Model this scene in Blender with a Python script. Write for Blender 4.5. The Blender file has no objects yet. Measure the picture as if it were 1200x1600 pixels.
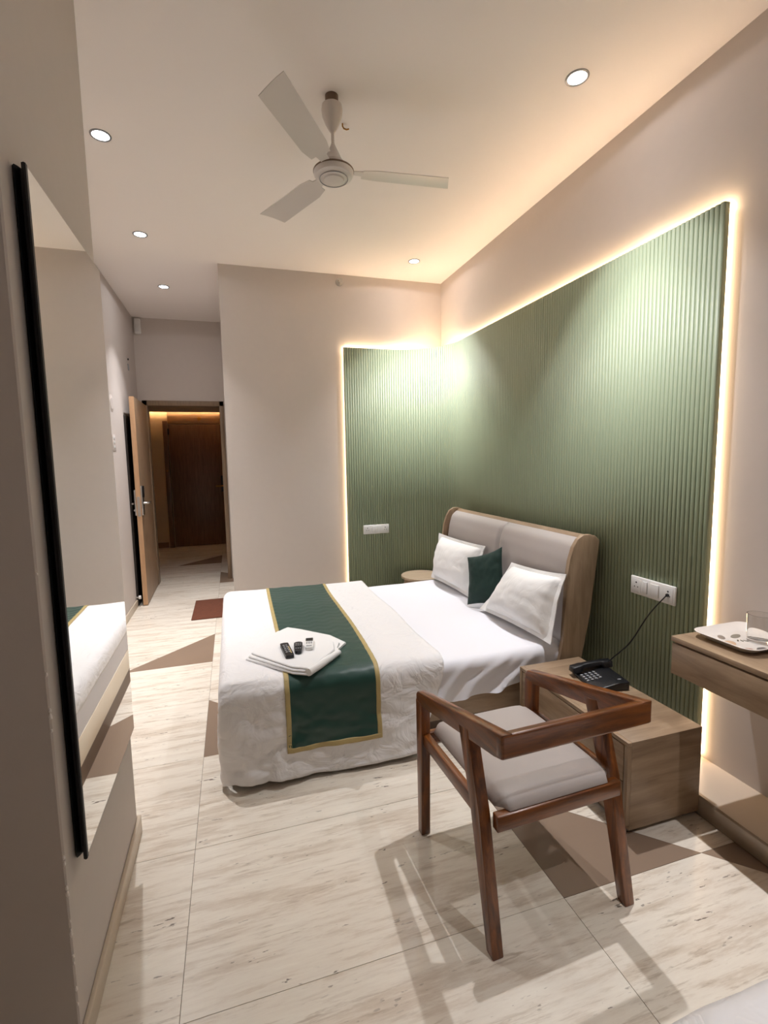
import bpy, bmesh, math, random
from mathutils import Vector, Matrix, noise
random.seed(7)
PI = math.pi
S = bpy.context.scene
COL = S.collection

# ------------------------------------------------------------------ camera
def rodrigues(rx, ry, rz):
    t = math.sqrt(rx*rx+ry*ry+rz*rz)
    return Matrix.Rotation(t, 3, Vector((rx, ry, rz))/t)
Rc = rodrigues(0.10162, -0.29045, -0.03437) @ Matrix(((1, 0, 0), (0, 0, -1), (0, 1, 0)))
RIGHT, DOWN, FWD = Vector(Rc[0]), Vector(Rc[1]), Vector(Rc[2])
cam = bpy.data.cameras.new('camera'); cam_o = bpy.data.objects.new('camera', cam); COL.objects.link(cam_o)
cam.sensor_fit = 'HORIZONTAL'; cam.sensor_width = 36.0
cam.lens = 749.275/1200*36
cam.shift_x = (600-587.038)/1200; cam.shift_y = -(800-794.333)/1200
cam.clip_start = 0.02
M = Matrix.Identity(4)
for i in range(3):
    M[i][0] = RIGHT[i]; M[i][1] = -DOWN[i]; M[i][2] = -FWD[i]
M[0][3], M[1][3], M[2][3] = 0, 0, 1.47781
cam_o.matrix_world = M
S.camera = cam_o

# ------------------------------------------------------------------ world, exposure
W = bpy.data.worlds.new('world'); S.world = W; W.use_nodes = True
W.node_tree.nodes['Background'].inputs[0].default_value = (0.5, 0.5, 0.5, 1)
W.node_tree.nodes['Background'].inputs[1].default_value = 0.02
S.view_settings.view_transform = 'Standard'; S.view_settings.look = 'None'
S.view_settings.gamma = 1.0; S.view_settings.use_curve_mapping = False
S.view_settings.exposure = 0.28
S.cycles.use_denoising = True
S.cycles.diffuse_bounces = 5; S.cycles.max_bounces = 8

SPOT_W = 178.0          # each ceiling downlight
LED_E = 50.0; LED_SIDE = 10.0   # warm strip behind the green panel
LED_COL = (1.0, 0.69, 0.44)
SPOT_COL = (0.985, 0.975, 1.0)

# ------------------------------------------------------------------ helpers
WM = {}
def srgb(r, g, b):
    f = lambda c: (c/255/12.92) if c/255 <= 0.04045 else ((c/255+0.055)/1.055)**2.4
    return (f(r), f(g), f(b), 1)

def link(name, me, mat, parent, loc=(0, 0, 0), local=False, rot=None):
    o = bpy.data.objects.new(name, me); COL.objects.link(o)
    o.location = loc
    if rot: o.rotation_euler = rot
    B = Matrix.Translation(Vector(loc)) @ (Matrix.Rotation(rot[2], 4, 'Z') if rot else Matrix.Identity(4))
    if parent:
        o.parent = parent
        if local: WM[o.name] = WM[parent.name] @ B
        else:
            o.matrix_parent_inverse = WM[parent.name].inverted(); WM[o.name] = B
    else: WM[o.name] = B
    if mat and not me.materials: me.materials.append(mat)
    return o

def from_bm(name, bm, mat, parent=None, local=False, smooth=False, center=True, angle=None):
    bmesh.ops.recalc_face_normals(bm, faces=bm.faces)
    loc = Vector((0, 0, 0))
    if center and bm.verts:
        xs = [v.co for v in bm.verts]
        loc = Vector(((min(c.x for c in xs)+max(c.x for c in xs))/2, (min(c.y for c in xs)+max(c.y for c in xs))/2, min(c.z for c in xs)))
        for v in bm.verts: v.co -= loc
    me = bpy.data.meshes.new(name)
    if smooth:
        for f in bm.faces: f.smooth = True
    bm.to_mesh(me); bm.free()
    if smooth and angle is not None:
        try: me.set_sharp_from_angle(angle=math.radians(angle))
        except Exception: pass
    return link(name, me, mat, parent, loc, local)

def add_box(bm, x0, x1, y0, y1, z0, z1, bevel=0.0, seg=2):
    vs = [bm.verts.new((x, y, z)) for x in (x0, x1) for y in (y0, y1) for z in (z0, z1)]
    q = [(0, 1, 3, 2), (4, 6, 7, 5), (0, 4, 5, 1), (2, 3, 7, 6), (0, 2, 6, 4), (1, 5, 7, 3)]
    fs = [bm.faces.new([vs[i] for i in f]) for f in q]
    if bevel > 0:
        es = list({e for f in fs for e in f.edges})
        bmesh.ops.bevel(bm, geom=es, offset=bevel, segments=seg, profile=0.5, affect='EDGES')

def box(name, x0, x1, y0, y1, z0, z1, mat, parent=None, bevel=0.0, local=False, seg=2):
    bm = bmesh.new(); add_box(bm, x0, x1, y0, y1, z0, z1, bevel, seg)
    return from_bm(name, bm, mat, parent, local, smooth=bevel > 0, angle=50)

def add_prism(bm, poly, axis, a, b, bevel=0.0, seg=2):
    """extrude a 2D polygon along axis ('x': poly=(y,z), 'y': poly=(x,z), 'z': poly=(x,y))"""
    def P(p, t):
        return {'x': (t, p[0], p[1]), 'y': (p[0], t, p[1]), 'z': (p[0], p[1], t)}[axis]
    A = [bm.verts.new(P(p, a)) for p in poly]; B = [bm.verts.new(P(p, b)) for p in poly]
    n = len(poly); fs = [bm.faces.new(A), bm.faces.new(B[::-1])]
    for i in range(n): fs.append(bm.faces.new((A[i], B[i], B[(i+1) % n], A[(i+1) % n])))
    if bevel > 0:
        es = list({e for f in fs for e in f.edges})
        bmesh.ops.bevel(bm, geom=es, offset=bevel, segments=seg, profile=0.5, affect='EDGES')

def prism(name, poly, axis, a, b, mat, parent=None, bevel=0.0, local=False, seg=2):
    bm = bmesh.new(); add_prism(bm, poly, axis, a, b, bevel, seg)
    return from_bm(name, bm, mat, parent, local, smooth=bevel > 0, angle=45)

def add_lathe(bm, prof, cx, cy, n=32, close=False):
    rings = []
    for r, z in prof:
        if r < 1e-5: rings.append([bm.verts.new((cx, cy, z))])
        else: rings.append([bm.verts.new((cx+r*math.cos(2*PI*k/n), cy+r*math.sin(2*PI*k/n), z)) for k in range(n)])
    prs = list(zip(rings[:-1], rings[1:]))
    if close: prs.append((rings[-1], rings[0]))
    for A, B in prs:
        for k in range(n):
            k2 = (k+1) % n
            if len(A) == 1 and len(B) == 1: continue
            if len(A) == 1: bm.faces.new((A[0], B[k], B[k2]))
            elif len(B) == 1: bm.faces.new((A[k], B[0], A[k2]))
            else: bm.faces.new((A[k], B[k], B[k2], A[k2]))

def lathe(name, prof, cx, cy, mat, parent=None, n=32, local=False, close=False, angle=35):
    bm = bmesh.new(); add_lathe(bm, prof, cx, cy, n, close)
    return from_bm(name, bm, mat, parent, local, smooth=True, angle=angle)

def add_tube(bm, pts, r, n=8, caps=True):
    pts = [Vector(p) for p in pts]; rings = []
    up = Vector((0, 0, 1))
    for i, p in enumerate(pts):
        d = (pts[min(i+1, len(pts)-1)]-pts[max(i-1, 0)]).normalized()
        u = up if abs(d.dot(up)) < 0.95 else Vector((1, 0, 0))
        a = d.cross(u).normalized(); b = d.cross(a).normalized()
        rr = r[i] if isinstance(r, (list, tuple)) else r
        rings.append([bm.verts.new(p+(a*math.cos(2*PI*k/n)+b*math.sin(2*PI*k/n))*rr) for k in range(n)])
    for A, B in zip(rings[:-1], rings[1:]):
        for k in range(n): bm.faces.new((A[k], B[k], B[(k+1) % n], A[(k+1) % n]))
    if caps: bm.faces.new(rings[0][::-1]); bm.faces.new(rings[-1])

def tube(name, pts, r, mat, parent=None, n=8, local=False):
    bm = bmesh.new(); add_tube(bm, pts, r, n)
    return from_bm(name, bm, mat, parent, local, smooth=True, angle=50)

def grid_mesh(name, nu, nv, fn, mat, parent=None, local=False, solid=0.0, flip=False):
    bm = bmesh.new()
    V = [[bm.verts.new(fn(i/nu, j/nv)) for j in range(nv+1)] for i in range(nu+1)]
    for i in range(nu):
        for j in range(nv):
            q = (V[i][j], V[i+1][j], V[i+1][j+1], V[i][j+1])
            bm.faces.new(q[::-1] if flip else q)
    xs = [v.co for v in bm.verts]
    loc = Vector(((min(c.x for c in xs)+max(c.x for c in xs))/2, (min(c.y for c in xs)+max(c.y for c in xs))/2, min(c.z for c in xs)))
    for v in bm.verts: v.co -= loc
    for f in bm.faces: f.smooth = True
    me = bpy.data.meshes.new(name); bm.to_mesh(me); bm.free()
    o = link(name, me, mat, parent, loc, local)
    if solid:
        m = o.modifiers.new('thickness', 'SOLIDIFY'); m.thickness = solid; m.offset = -1
    return o

def tag(o, label=None, cat=None, group=None, kind=None):
    if label: o['label'] = label
    if cat: o['category'] = cat
    if group: o['group'] = group
    if kind: o['kind'] = kind
    return o

def thing(name, label=None, cat=None, loc=(0, 0, 0), rotz=0.0, group=None, kind=None):
    o = bpy.data.objects.new(name, None); COL.objects.link(o)
    o.location = loc; o.rotation_euler = (0, 0, rotz); o.empty_display_size = 0.05
    WM[o.name] = Matrix.Translation(Vector(loc)) @ Matrix.Rotation(rotz, 4, 'Z')
    return tag(o, label, cat, group, kind)

def struct(o): o['kind'] = 'structure'; return o

# ------------------------------------------------------------------ materials
def mat_new(name):
    m = bpy.data.materials.new(name); m.use_nodes = True
    nt = m.node_tree; b = nt.nodes['Principled BSDF']
    return m, nt, b

def plain(name, col, rough=0.5, metal=0.0, bump=0.0, bscale=60.0, var=0.0, coat=0.0, spec=None, sheen=0.0, trans=0.0):
    m, nt, b = mat_new(name)
    b.inputs['Roughness'].default_value = rough; b.inputs['Metallic'].default_value = metal
    b.inputs['Base Color'].default_value = col
    if coat: b.inputs['Coat Weight'].default_value = coat; b.inputs['Coat Roughness'].default_value = 0.15
    if spec is not None: b.inputs['Specular IOR Level'].default_value = spec
    if sheen: b.inputs['Sheen Weight'].default_value = sheen
    if trans: b.inputs['Transmission Weight'].default_value = trans
    if bump or var:
        tc = nt.nodes.new('ShaderNodeTexCoord'); n = nt.nodes.new('ShaderNodeTexNoise')
        n.inputs['Scale'].default_value = bscale; n.inputs['Detail'].default_value = 4
        nt.links.new(tc.outputs['Object'], n.inputs['Vector'])
        if bump:
            bp = nt.nodes.new('ShaderNodeBump'); bp.inputs['Strength'].default_value = bump; bp.inputs['Distance'].default_value = 0.004
            nt.links.new(n.outputs['Fac'], bp.inputs['Height']); nt.links.new(bp.outputs['Normal'], b.inputs['Normal'])
        if var:
            n2 = nt.nodes.new('ShaderNodeTexNoise'); n2.inputs['Scale'].default_value = bscale*0.12; n2.inputs['Detail'].default_value = 5
            nt.links.new(tc.outputs['Object'], n2.inputs['Vector'])
            mx = nt.nodes.new('ShaderNodeMix'); mx.data_type = 'RGBA'
            mx.inputs[6].default_value = [c*(1-var) for c in col[:3]]+[1]
            mx.inputs[7].default_value = [min(1, c*(1+var)) for c in col[:3]]+[1]
            nt.links.new(n2.outputs['Fac'], mx.inputs[0]); nt.links.new(mx.outputs[2], b.inputs['Base Color'])
    return m

def wood(name, dark, light, axis='x', rough=0.45, scale=1.0, stretch=14.0, coat=0.0, bump=0.08, contrast=(0.3, 0.72)):
    m, nt, b = mat_new(name)
    tc = nt.nodes.new('ShaderNodeTexCoord'); mp = nt.nodes.new('ShaderNodeMapping')
    sc = {'x': (1, stretch, stretch), 'y': (stretch, 1, stretch), 'z': (stretch, stretch, 1)}[axis]
    mp.inputs['Scale'].default_value = [s*scale for s in sc]
    info = nt.nodes.new('ShaderNodeObjectInfo'); ad = nt.nodes.new('ShaderNodeVectorMath'); ad.operation = 'ADD'
    ml = nt.nodes.new('ShaderNodeMath'); ml.operation = 'MULTIPLY'; ml.inputs[1].default_value = 9.0
    nt.links.new(info.outputs['Random'], ml.inputs[0]); nt.links.new(tc.outputs['Object'], ad.inputs[0]); nt.links.new(ml.outputs[0], ad.inputs[1])
    nt.links.new(ad.outputs[0], mp.inputs['Vector'])
    n = nt.nodes.new('ShaderNodeTexNoise'); n.inputs['Scale'].default_value = 2.2; n.inputs['Detail'].default_value = 8; n.inputs['Roughness'].default_value = 0.62; n.inputs['Distortion'].default_value = 0.6
    nt.links.new(mp.outputs[0], n.inputs['Vector'])
    cr = nt.nodes.new('ShaderNodeValToRGB'); e = cr.color_ramp.elements
    e[0].position = contrast[0]; e[0].color = dark; e[1].position = contrast[1]; e[1].color = light
    nt.links.new(n.outputs['Fac'], cr.inputs[0]); nt.links.new(cr.outputs[0], b.inputs['Base Color'])
    b.inputs['Roughness'].default_value = rough
    if coat: b.inputs['Coat Weight'].default_value = coat; b.inputs['Coat Roughness'].default_value = 0.2
    if bump:
        bp = nt.nodes.new('ShaderNodeBump'); bp.inputs['Strength'].default_value = bump; bp.inputs['Distance'].default_value = 0.002
        nt.links.new(n.outputs['Fac'], bp.inputs['Height']); nt.links.new(bp.outputs['Normal'], b.inputs['Normal'])
    return m

def emit(name, col, strength):
    m, nt, b = mat_new(name)
    b.inputs['Base Color'].default_value = (0.8, 0.8, 0.8, 1)
    b.inputs['Emission Color'].default_value = (*col[:3], 1); b.inputs['Emission Strength'].default_value = strength
    return m

def travertine(name):
    m, nt, b = mat_new(name); L = nt.links.new; N = nt.nodes.new
    geo = N('ShaderNodeNewGeometry'); info = N('ShaderNodeObjectInfo')
    ml = N('ShaderNodeMath'); ml.operation = 'MULTIPLY'; ml.inputs[1].default_value = 23.0; L(info.outputs['Random'], ml.inputs[0])
    ad = N('ShaderNodeVectorMath'); ad.operation = 'ADD'; L(geo.outputs['Position'], ad.inputs[0]); L(ml.outputs[0], ad.inputs[1])
    mp = N('ShaderNodeMapping'); mp.inputs['Scale'].default_value = (1.5, 13.0, 1.0); L(ad.outputs[0], mp.inputs[0])
    n1 = N('ShaderNodeTexNoise'); n1.inputs['Scale'].default_value = 1.5; n1.inputs['Detail'].default_value = 12; n1.inputs['Roughness'].default_value = 0.72; n1.inputs['Distortion'].default_value = 0.12
    L(mp.outputs[0], n1.inputs['Vector'])
    cr = N('ShaderNodeValToRGB'); el = cr.color_ramp.elements
    el[0].position = 0.27; el[0].color = srgb(196, 180, 162)
    el[1].position = 0.70; el[1].color = srgb(238, 231, 217)
    x = el.new(0.43); x.color = srgb(216, 204, 188)
    x = el.new(0.50); x.color = srgb(228, 219, 205)
    L(n1.outputs['Fac'], cr.inputs[0])
    # thin brown veins gathered in bands
    mp4 = N('ShaderNodeMapping'); mp4.inputs['Scale'].default_value = (6.5, 62.0, 1.0); L(ad.outputs[0], mp4.inputs[0])
    n4 = N('ShaderNodeTexNoise'); n4.inputs['Scale'].default_value = 1.0; n4.inputs['Detail'].default_value = 5; n4.inputs['Roughness'].default_value = 0.65; n4.inputs['Distortion'].default_value = 0.25; L(mp4.outputs[0], n4.inputs['Vector'])
    r4 = N('ShaderNodeMapRange'); r4.inputs[1].default_value = 0.545; r4.inputs[2].default_value = 0.66; L(n4.outputs['Fac'], r4.inputs[0])
    mp5 = N('ShaderNodeMapping'); mp5.inputs['Scale'].default_value = (0.9, 6.0, 1.0); mp5.inputs['Location'].default_value = (3.1, 7.7, 0); L(ad.outputs[0], mp5.inputs[0])
    n5 = N('ShaderNodeTexNoise'); n5.inputs['Scale'].default_value = 1.6; n5.inputs['Detail'].default_value = 3; L(mp5.outputs[0], n5.inputs['Vector'])
    r5 = N('ShaderNodeMapRange'); r5.inputs[1].default_value = 0.40; r5.inputs[2].default_value = 0.62; r5.inputs[3].default_value = 0.06; r5.inputs[4].default_value = 0.52; L(n5.outputs['Fac'], r5.inputs[0])
    vm = N('ShaderNodeMath'); vm.operation = 'MULTIPLY'; L(r4.outputs[0], vm.inputs[0]); L(r5.outputs[0], vm.inputs[1])
    gm = N('ShaderNodeMix'); gm.data_type = 'RGBA'; L(vm.outputs[0], gm.inputs[0]); L(cr.outputs[0], gm.inputs[6]); gm.inputs[7].default_value = srgb(158, 136, 112)
    # fine dark pits lying along the veins
    mp2 = N('ShaderNodeMapping'); mp2.inputs['Scale'].default_value = (14.0, 60.0, 1.0); L(ad.outputs[0], mp2.inputs[0])
    n2 = N('ShaderNodeTexNoise'); n2.inputs['Scale'].default_value = 1.6; n2.inputs['Detail'].default_value = 3; L(mp2.outputs[0], n2.inputs['Vector'])
    mp3 = N('ShaderNodeMapping'); mp3.inputs['Scale'].default_value = (1.6, 9.0, 1.0); L(ad.outputs[0], mp3.inputs[0])
    n3 = N('ShaderNodeTexNoise'); n3.inputs['Scale'].default_value = 2.0; n3.inputs['Detail'].default_value = 2; L(mp3.outputs[0], n3.inputs['Vector'])
    r2 = N('ShaderNodeValToRGB'); r2.color_ramp.elements[0].position = 0.635; r2.color_ramp.elements[1].position = 0.67; L(n2.outputs['Fac'], r2.inputs[0])
    r3 = N('ShaderNodeValToRGB'); r3.color_ramp.elements[0].position = 0.54; r3.color_ramp.elements[1].position = 0.66; L(n3.outputs['Fac'], r3.inputs[0])
    mm = N('ShaderNodeMath'); mm.operation = 'MULTIPLY'; L(r2.outputs[0], mm.inputs[0]); L(r3.outputs[0], mm.inputs[1])
    ms = N('ShaderNodeMath'); ms.operation = 'MULTIPLY'; ms.inputs[1].default_value = 0.85; L(mm.outputs[0], ms.inputs[0])
    mx = N('ShaderNodeMix'); mx.data_type = 'RGBA'; L(ms.outputs[0], mx.inputs[0]); L(gm.outputs[2], mx.inputs[6]); mx.inputs[7].default_value = srgb(96, 84, 74)
    L(mx.outputs[2], b.inputs['Base Color'])
    b.inputs['Roughness'].default_value = 0.24
    return m

M_wall = plain('wall paint', srgb(203, 194, 187), 0.85, bump=0.04, bscale=180, var=0.02)
M_ceil = plain('ceiling paint', srgb(244, 237, 232), 0.9, bump=0.02, bscale=150)
M_trav = travertine('travertine tile')
M_inlay = plain('taupe tile', srgb(143, 123, 106), 0.25, var=0.05, bscale=30, bump=0.01)
M_grout = plain('grout', srgb(120, 108, 96), 0.8)
M_base = plain('skirting cream', srgb(205, 190, 170), 0.35, var=0.04, bscale=40)
M_green = plain('sage panel paint', srgb(149, 161, 134), 0.5, bump=0.015, bscale=200)
M_led = emit('warm led', LED_COL, LED_E)
M_led2 = emit('warm led side', LED_COL, LED_SIDE)
M_lens = emit('downlight lens', (0.93, 0.97, 1.0), 9.0)
M_ring = plain('downlight ring', srgb(150, 150, 152), 0.3, metal=0.8)
OAK_D, OAK_L = srgb(132, 109, 87), srgb(172, 148, 121)
M_oak = {a: wood('greige oak '+a, OAK_D, OAK_L, a, rough=0.42, scale=1.4, stretch=9) for a in 'xyz'}
TEAK_D, TEAK_L = srgb(68, 31, 7), srgb(146, 82, 28)
M_teak = {a: wood('walnut '+a, TEAK_D, TEAK_L, a, rough=0.33, scale=2.2, stretch=9, coat=0.35) for a in 'xyz'}
M_doorw = wood('door veneer', srgb(96, 66, 46), srgb(126, 91, 66), 'z', rough=0.4, scale=1.6, stretch=12)
M_jamb = wood('frame veneer', srgb(124, 104, 84), srgb(150, 128, 104), 'z', rough=0.4, scale=1.6, stretch=12)
M_leafw = wood('door leaf veneer', srgb(136, 112, 90), srgb(168, 142, 114), 'z', rough=0.4, scale=1.6, stretch=12)
M_edge = wood('door edge veneer', srgb(186, 146, 110), srgb(206, 166, 128), 'z', rough=0.4, scale=1.6, stretch=12)
M_uphol = plain('grey leatherette', srgb(174, 166, 162), 0.5, bump=0.05, bscale=300)
M_seat = plain('seat leatherette', srgb(176, 167, 162), 0.48, bump=0.05, bscale=300)
M_linen = plain('white linen', srgb(232, 230, 230), 0.8, bump=0.10, bscale=26, sheen=0.2)
def crumple(m, sc, strength, dist):
    nt = m.node_tree; b_ = nt.nodes['Principled BSDF']
    tc = nt.nodes.new('ShaderNodeTexCoord'); n = nt.nodes.new('ShaderNodeTexNoise'); n.inputs['Scale'].default_value = sc; n.inputs['Detail'].default_value = 3; n.inputs['Distortion'].default_value = 1.6
    rg = nt.nodes.new('ShaderNodeMath'); rg.operation = 'SUBTRACT'; rg.inputs[1].default_value = 0.5
    ab = nt.nodes.new('ShaderNodeMath'); ab.operation = 'ABSOLUTE'
    bp_ = nt.nodes.new('ShaderNodeBump'); bp_.inputs['Strength'].default_value = strength; bp_.inputs['Distance'].default_value = dist
    L = nt.links.new; L(tc.outputs['Object'], n.inputs['Vector']); L(n.outputs['Fac'], rg.inputs[0]); L(rg.outputs[0], ab.inputs[0]); L(ab.outputs[0], bp_.inputs['Height'])
    old = b_.inputs['Normal'].links
    if old: L(old[0].from_socket, bp_.inputs['Normal'])
    L(bp_.outputs['Normal'], b_.inputs['Normal'])
crumple(M_linen, 7.0, 0.55, 0.03)
M_sheet = plain('white sheet', srgb(232, 232, 238), 0.75, bump=0.03, bscale=30, sheen=0.1)
M_pill = plain('white pillowcase', srgb(236, 235, 233), 0.8, bump=0.06, bscale=22, sheen=0.2)
crumple(M_pill, 4.0, 0.35, 0.03)
M_velvet = plain('green velvet', srgb(12, 44, 36), 0.75, sheen=0.08, bump=0.1, bscale=24)
M_gold = plain('gold satin trim', srgb(178, 158, 106), 0.5, bump=0.06, bscale=120)
M_blackm = plain('black aluminium', srgb(10, 8, 9), 0.4, spec=0.25)
M_mirror = plain('mirror glass', (0.93, 0.94, 0.93, 1), 0.015, metal=1.0)
M_white = plain('white plastic', srgb(230, 229, 226), 0.35)
M_switch = plain('switch plastic', srgb(222, 222, 220), 0.3)
M_dark = plain('dark hole', srgb(25, 24, 24), 0.6)
M_black = plain('black plastic', srgb(20, 21, 25), 0.38)
M_grey = plain('grey button', srgb(150, 152, 156), 0.4)
M_chrome = plain('brushed steel', srgb(190, 188, 184), 0.28, metal=1.0)
M_brass = plain('brass', srgb(170, 120, 50), 0.35, metal=1.0)
M_fan = plain('fan enamel', srgb(214, 206, 198), 0.32)
M_fanring = plain('fan ring', srgb(120, 98, 80), 0.35, metal=0.4)
M_doormat = plain('brown pile', srgb(104, 58, 38), 0.95, bump=0.9, bscale=220, var=0.25)
M_cream = plain('pale cream', srgb(228, 216, 196), 0.4)
M_plinth = plain('brown plinth', srgb(112, 92, 76), 0.5)
M_hallw = plain('hall paint', srgb(206, 178, 140), 0.8)
M_dkpanel = plain('dark panel', srgb(34, 28, 24), 0.35)
M_towel = plain('white towel', srgb(234, 233, 232), 0.9, bump=0.25, bscale=160)
M_tray = plain('white melamine', srgb(226, 220, 214), 0.25)

# runner fabric with quilting ripples
M_runner, nt, b = mat_new('quilted green satin')
b.inputs['Base Color'].default_value = srgb(20, 62, 53); b.inputs['Roughness'].default_value = 0.42
b.inputs['Sheen Weight'].default_value = 0.15
tc = nt.nodes.new('ShaderNodeTexCoord'); wv = nt.nodes.new('ShaderNodeTexWave'); wv.bands_direction = 'Y'
wv.inputs['Scale'].default_value = 12.0; wv.inputs['Distortion'].default_value = 2.0; wv.inputs['Detail'].default_value = 1.0; wv.inputs['Detail Scale'].default_value = 3.0
nt.links.new(tc.outputs['Object'], wv.inputs['Vector'])
bp = nt.nodes.new('ShaderNodeBump'); bp.inputs['Strength'].default_value = 0.12; bp.inputs['Distance'].default_value = 0.002
nt.links.new(wv.outputs['Fac'], bp.inputs['Height']); nt.links.new(bp.outputs['Normal'], b.inputs['Normal'])

# glass
M_glass, nt, b = mat_new('clear glass')
b.inputs['Base Color'].default_value = (0.96, 0.96, 0.95, 1); b.inputs['Roughness'].default_value = 0.03
b.inputs['Transmission Weight'].default_value = 1.0; b.inputs['IOR'].default_value = 1.45

# ------------------------------------------------------------------ room numbers
XR, YB, ZC, XL, YD, XH = 2.006, 4.406, 3.123, -1.002, 6.21, -0.029
XC, Y1, Y2 = -0.4285, 1.229, 1.979
YN = -2.2                       # wall behind the viewer
YF, ZH = 8.90, 2.30             # far hall wall, hall ceiling
T = 0.12

# walls
struct(box('wall_right', XR, XR+T, YN, YB, 0, ZC, M_wall))
struct(box('wall_back', XH, XR+T, YB, YB+T, 0, ZC, M_wall))
struct(box('wall_corridor_right', XH, XH+T, YB+T, YD, 0, ZC, M_wall))
struct(box('wall_left', XL-T, XL, YN, YD, 0, ZC, M_wall))
struct(box('wall_near', XL, XR, YN-T, YN, 0, ZC, M_wall))
bm = bmesh.new()
add_box(bm, XL-T, -0.955, YD, YD+T, 0, ZC); add_box(bm, -0.058, XH+T, YD, YD+T, 0, ZC); add_box(bm, -0.955, -0.058, YD, YD+T, 2.19, ZC)
struct(from_bm('wall_entrance', bm, M_wall))
bm = bmesh.new(); add_box(bm, XL, XC, Y1, Y2, 0, ZC, 0.004, 1)
struct(from_bm('wall_column', bm, M_wall))
# rough plaster flakes along the near corner of the column
bm = bmesh.new()
for k in range(16):
    z = random.choice([random.uniform(0.02, 0.75), random.uniform(0.02, 1.3)]); r_ = random.uniform(0.003, 0.006)
    q = bmesh.ops.create_icosphere(bm, subdivisions=1, radius=r_)['verts']
    for v in q: v.co = Vector((v.co.x*0.8+XC-0.001, v.co.y*0.8+Y1+0.001, v.co.z*random.uniform(1.0, 2.2)+z))
flk = from_bm('paint_flakes', bm, M_ceil, bpy.data.objects['wall_column']); flk['kind'] = 'stuff'
# ceiling
struct(box('ceiling', XL-T, XR+T, YN-T, YD+T, ZC, ZC+0.1, M_ceil))

# floor: tiles 1.2 x 0.6 with taupe triangles let in
X0, Y0 = -0.203, 1.2245
floor = struct(box('floor', -2.6, XR+T, YN-T, YF+0.1, -0.05, -0.0025, M_grout))
def clip(poly, a, b, c):          # keep a*x+b*y <= c
    out = []
    for i in range(len(poly)):
        p, q = poly[i], poly[(i+1) % len(poly)]
        dp, dq = a*p[0]+b*p[1]-c, a*q[0]+b*q[1]-c
        if dp <= 1e-9: out.append(p)
        if (dp < -1e-9 and dq > 1e-9) or (dp > 1e-9 and dq < -1e-9):
            t = dp/(dp-dq); out.append((p[0]+(q[0]-p[0])*t, p[1]+(q[1]-p[1])*t))
    return out
def area(p):
    return abs(sum(p[i][0]*p[(i+1) % len(p)][1]-p[(i+1) % len(p)][0]*p[i][1] for i in range(len(p))))/2
def lay(name, poly, mat):
    if len(poly) >= 3 and area(poly) > 2e-4:
        cx = sum(p[0] for p in poly)/len(poly); cy = sum(p[1] for p in poly)/len(poly)
        prism(name, poly, 'z', -0.0024, 0.0, mat, floor)
g = 0.0009
inl = {}
for j in (2, 8): inl[(0, j)] = [(X0, Y0+.6*j), (X0, Y0+.6*(j+1)), (X0+.6, Y0+.6*j)]
for j in (-2, 4, 10): inl[(-1, j)] = [(X0, Y0+.6*j), (X0, Y0+.6*(j+1)), (X0-.6, Y0+.6*j)]
for j in (0, 6): inl[(1, j)] = [(X0+1.2, Y0+.6*j), (X0+1.2, Y0+.6*(j+1)), (X0+1.8, Y0+.6*j)]
for j in (-1, 5): inl[(1, j)] = [(X0+1.8, Y0+.6*(j+1)), (X0+2.4, Y0+.6*(j+1)), (X0+2.4, Y0+.6*j)]
for j in range(-6, 13):
    for i in (-2, -1, 0, 1):
        xa, xb, ya, yb = X0+1.2*i+g, X0+1.2*(i+1)-g, Y0+.6*j+g, Y0+.6*(j+1)-g
        ya, yb = max(ya, YN), min(yb, YF)
        if j <= 5: xa, xb = max(xa, XL), min(xb, XR)
        if yb > YB and ya < YD: xb = min(xb, XH+.05 if ya > YB-.3 else XR)
        if i == -2 and yb < YD: continue
        if i == 1 and ya > YB: continue
        if xb-xa < 0.01 or yb-ya < 0.01: continue
        rect = [(xa, ya), (xb, ya), (xb, yb), (xa, yb)]
        tri = inl.get((i, j))
        if not tri: lay('tile', rect, M_trav); continue
        # hypotenuse line through the two vertices that are not the right angle
        P, Q, C = tri[1], tri[2], tri[0]
        if (i, j) in ((1, -1), (1, 5)): P, Q, C = tri[0], tri[2], tri[1]
        a_, b_ = Q[1]-P[1], P[0]-Q[0]; n_ = math.hypot(a_, b_); a_, b_ = a_/n_, b_/n_; c_ = a_*P[0]+b_*P[1]
        if a_*C[0]+b_*C[1] > c_: a_, b_, c_ = -a_, -b_, -c_
        lay('inlay_tile', clip(rect, a_, b_, c_-g*.5), M_inlay)
        lay('tile', clip(rect, -a_, -b_, -(c_+g*.5)), M_trav)

# skirtings and ledge
def skirting(name, x0, x1, y0, y1, h=0.07):
    return struct(box(name, x0, x1, y0, y1, 0, h, M_base, bevel=0.003))
skirting('baseboard_column', XC, XC+0.014, Y1, Y2+0.014)
skirting('baseboard_column_end', XL, XC, Y2, Y2+0.014)
skirting('baseboard_left', XL, XL+0.014, Y2+0.014, 5.33)
struct(box('trim_1', 1.757, XR, -1.9, YB-0.07, 0, 0.083, plain('ledge stone', srgb(150, 132, 112), 0.22, var=0.05, bscale=30), bevel=0.006))
struct(box('trim_2', 1.764, XR, -1.9, YB-0.07, 0.083, 0.0845, plain('ledge top', srgb(205, 192, 176), 0.25, var=0.04, bscale=30)))

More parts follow.
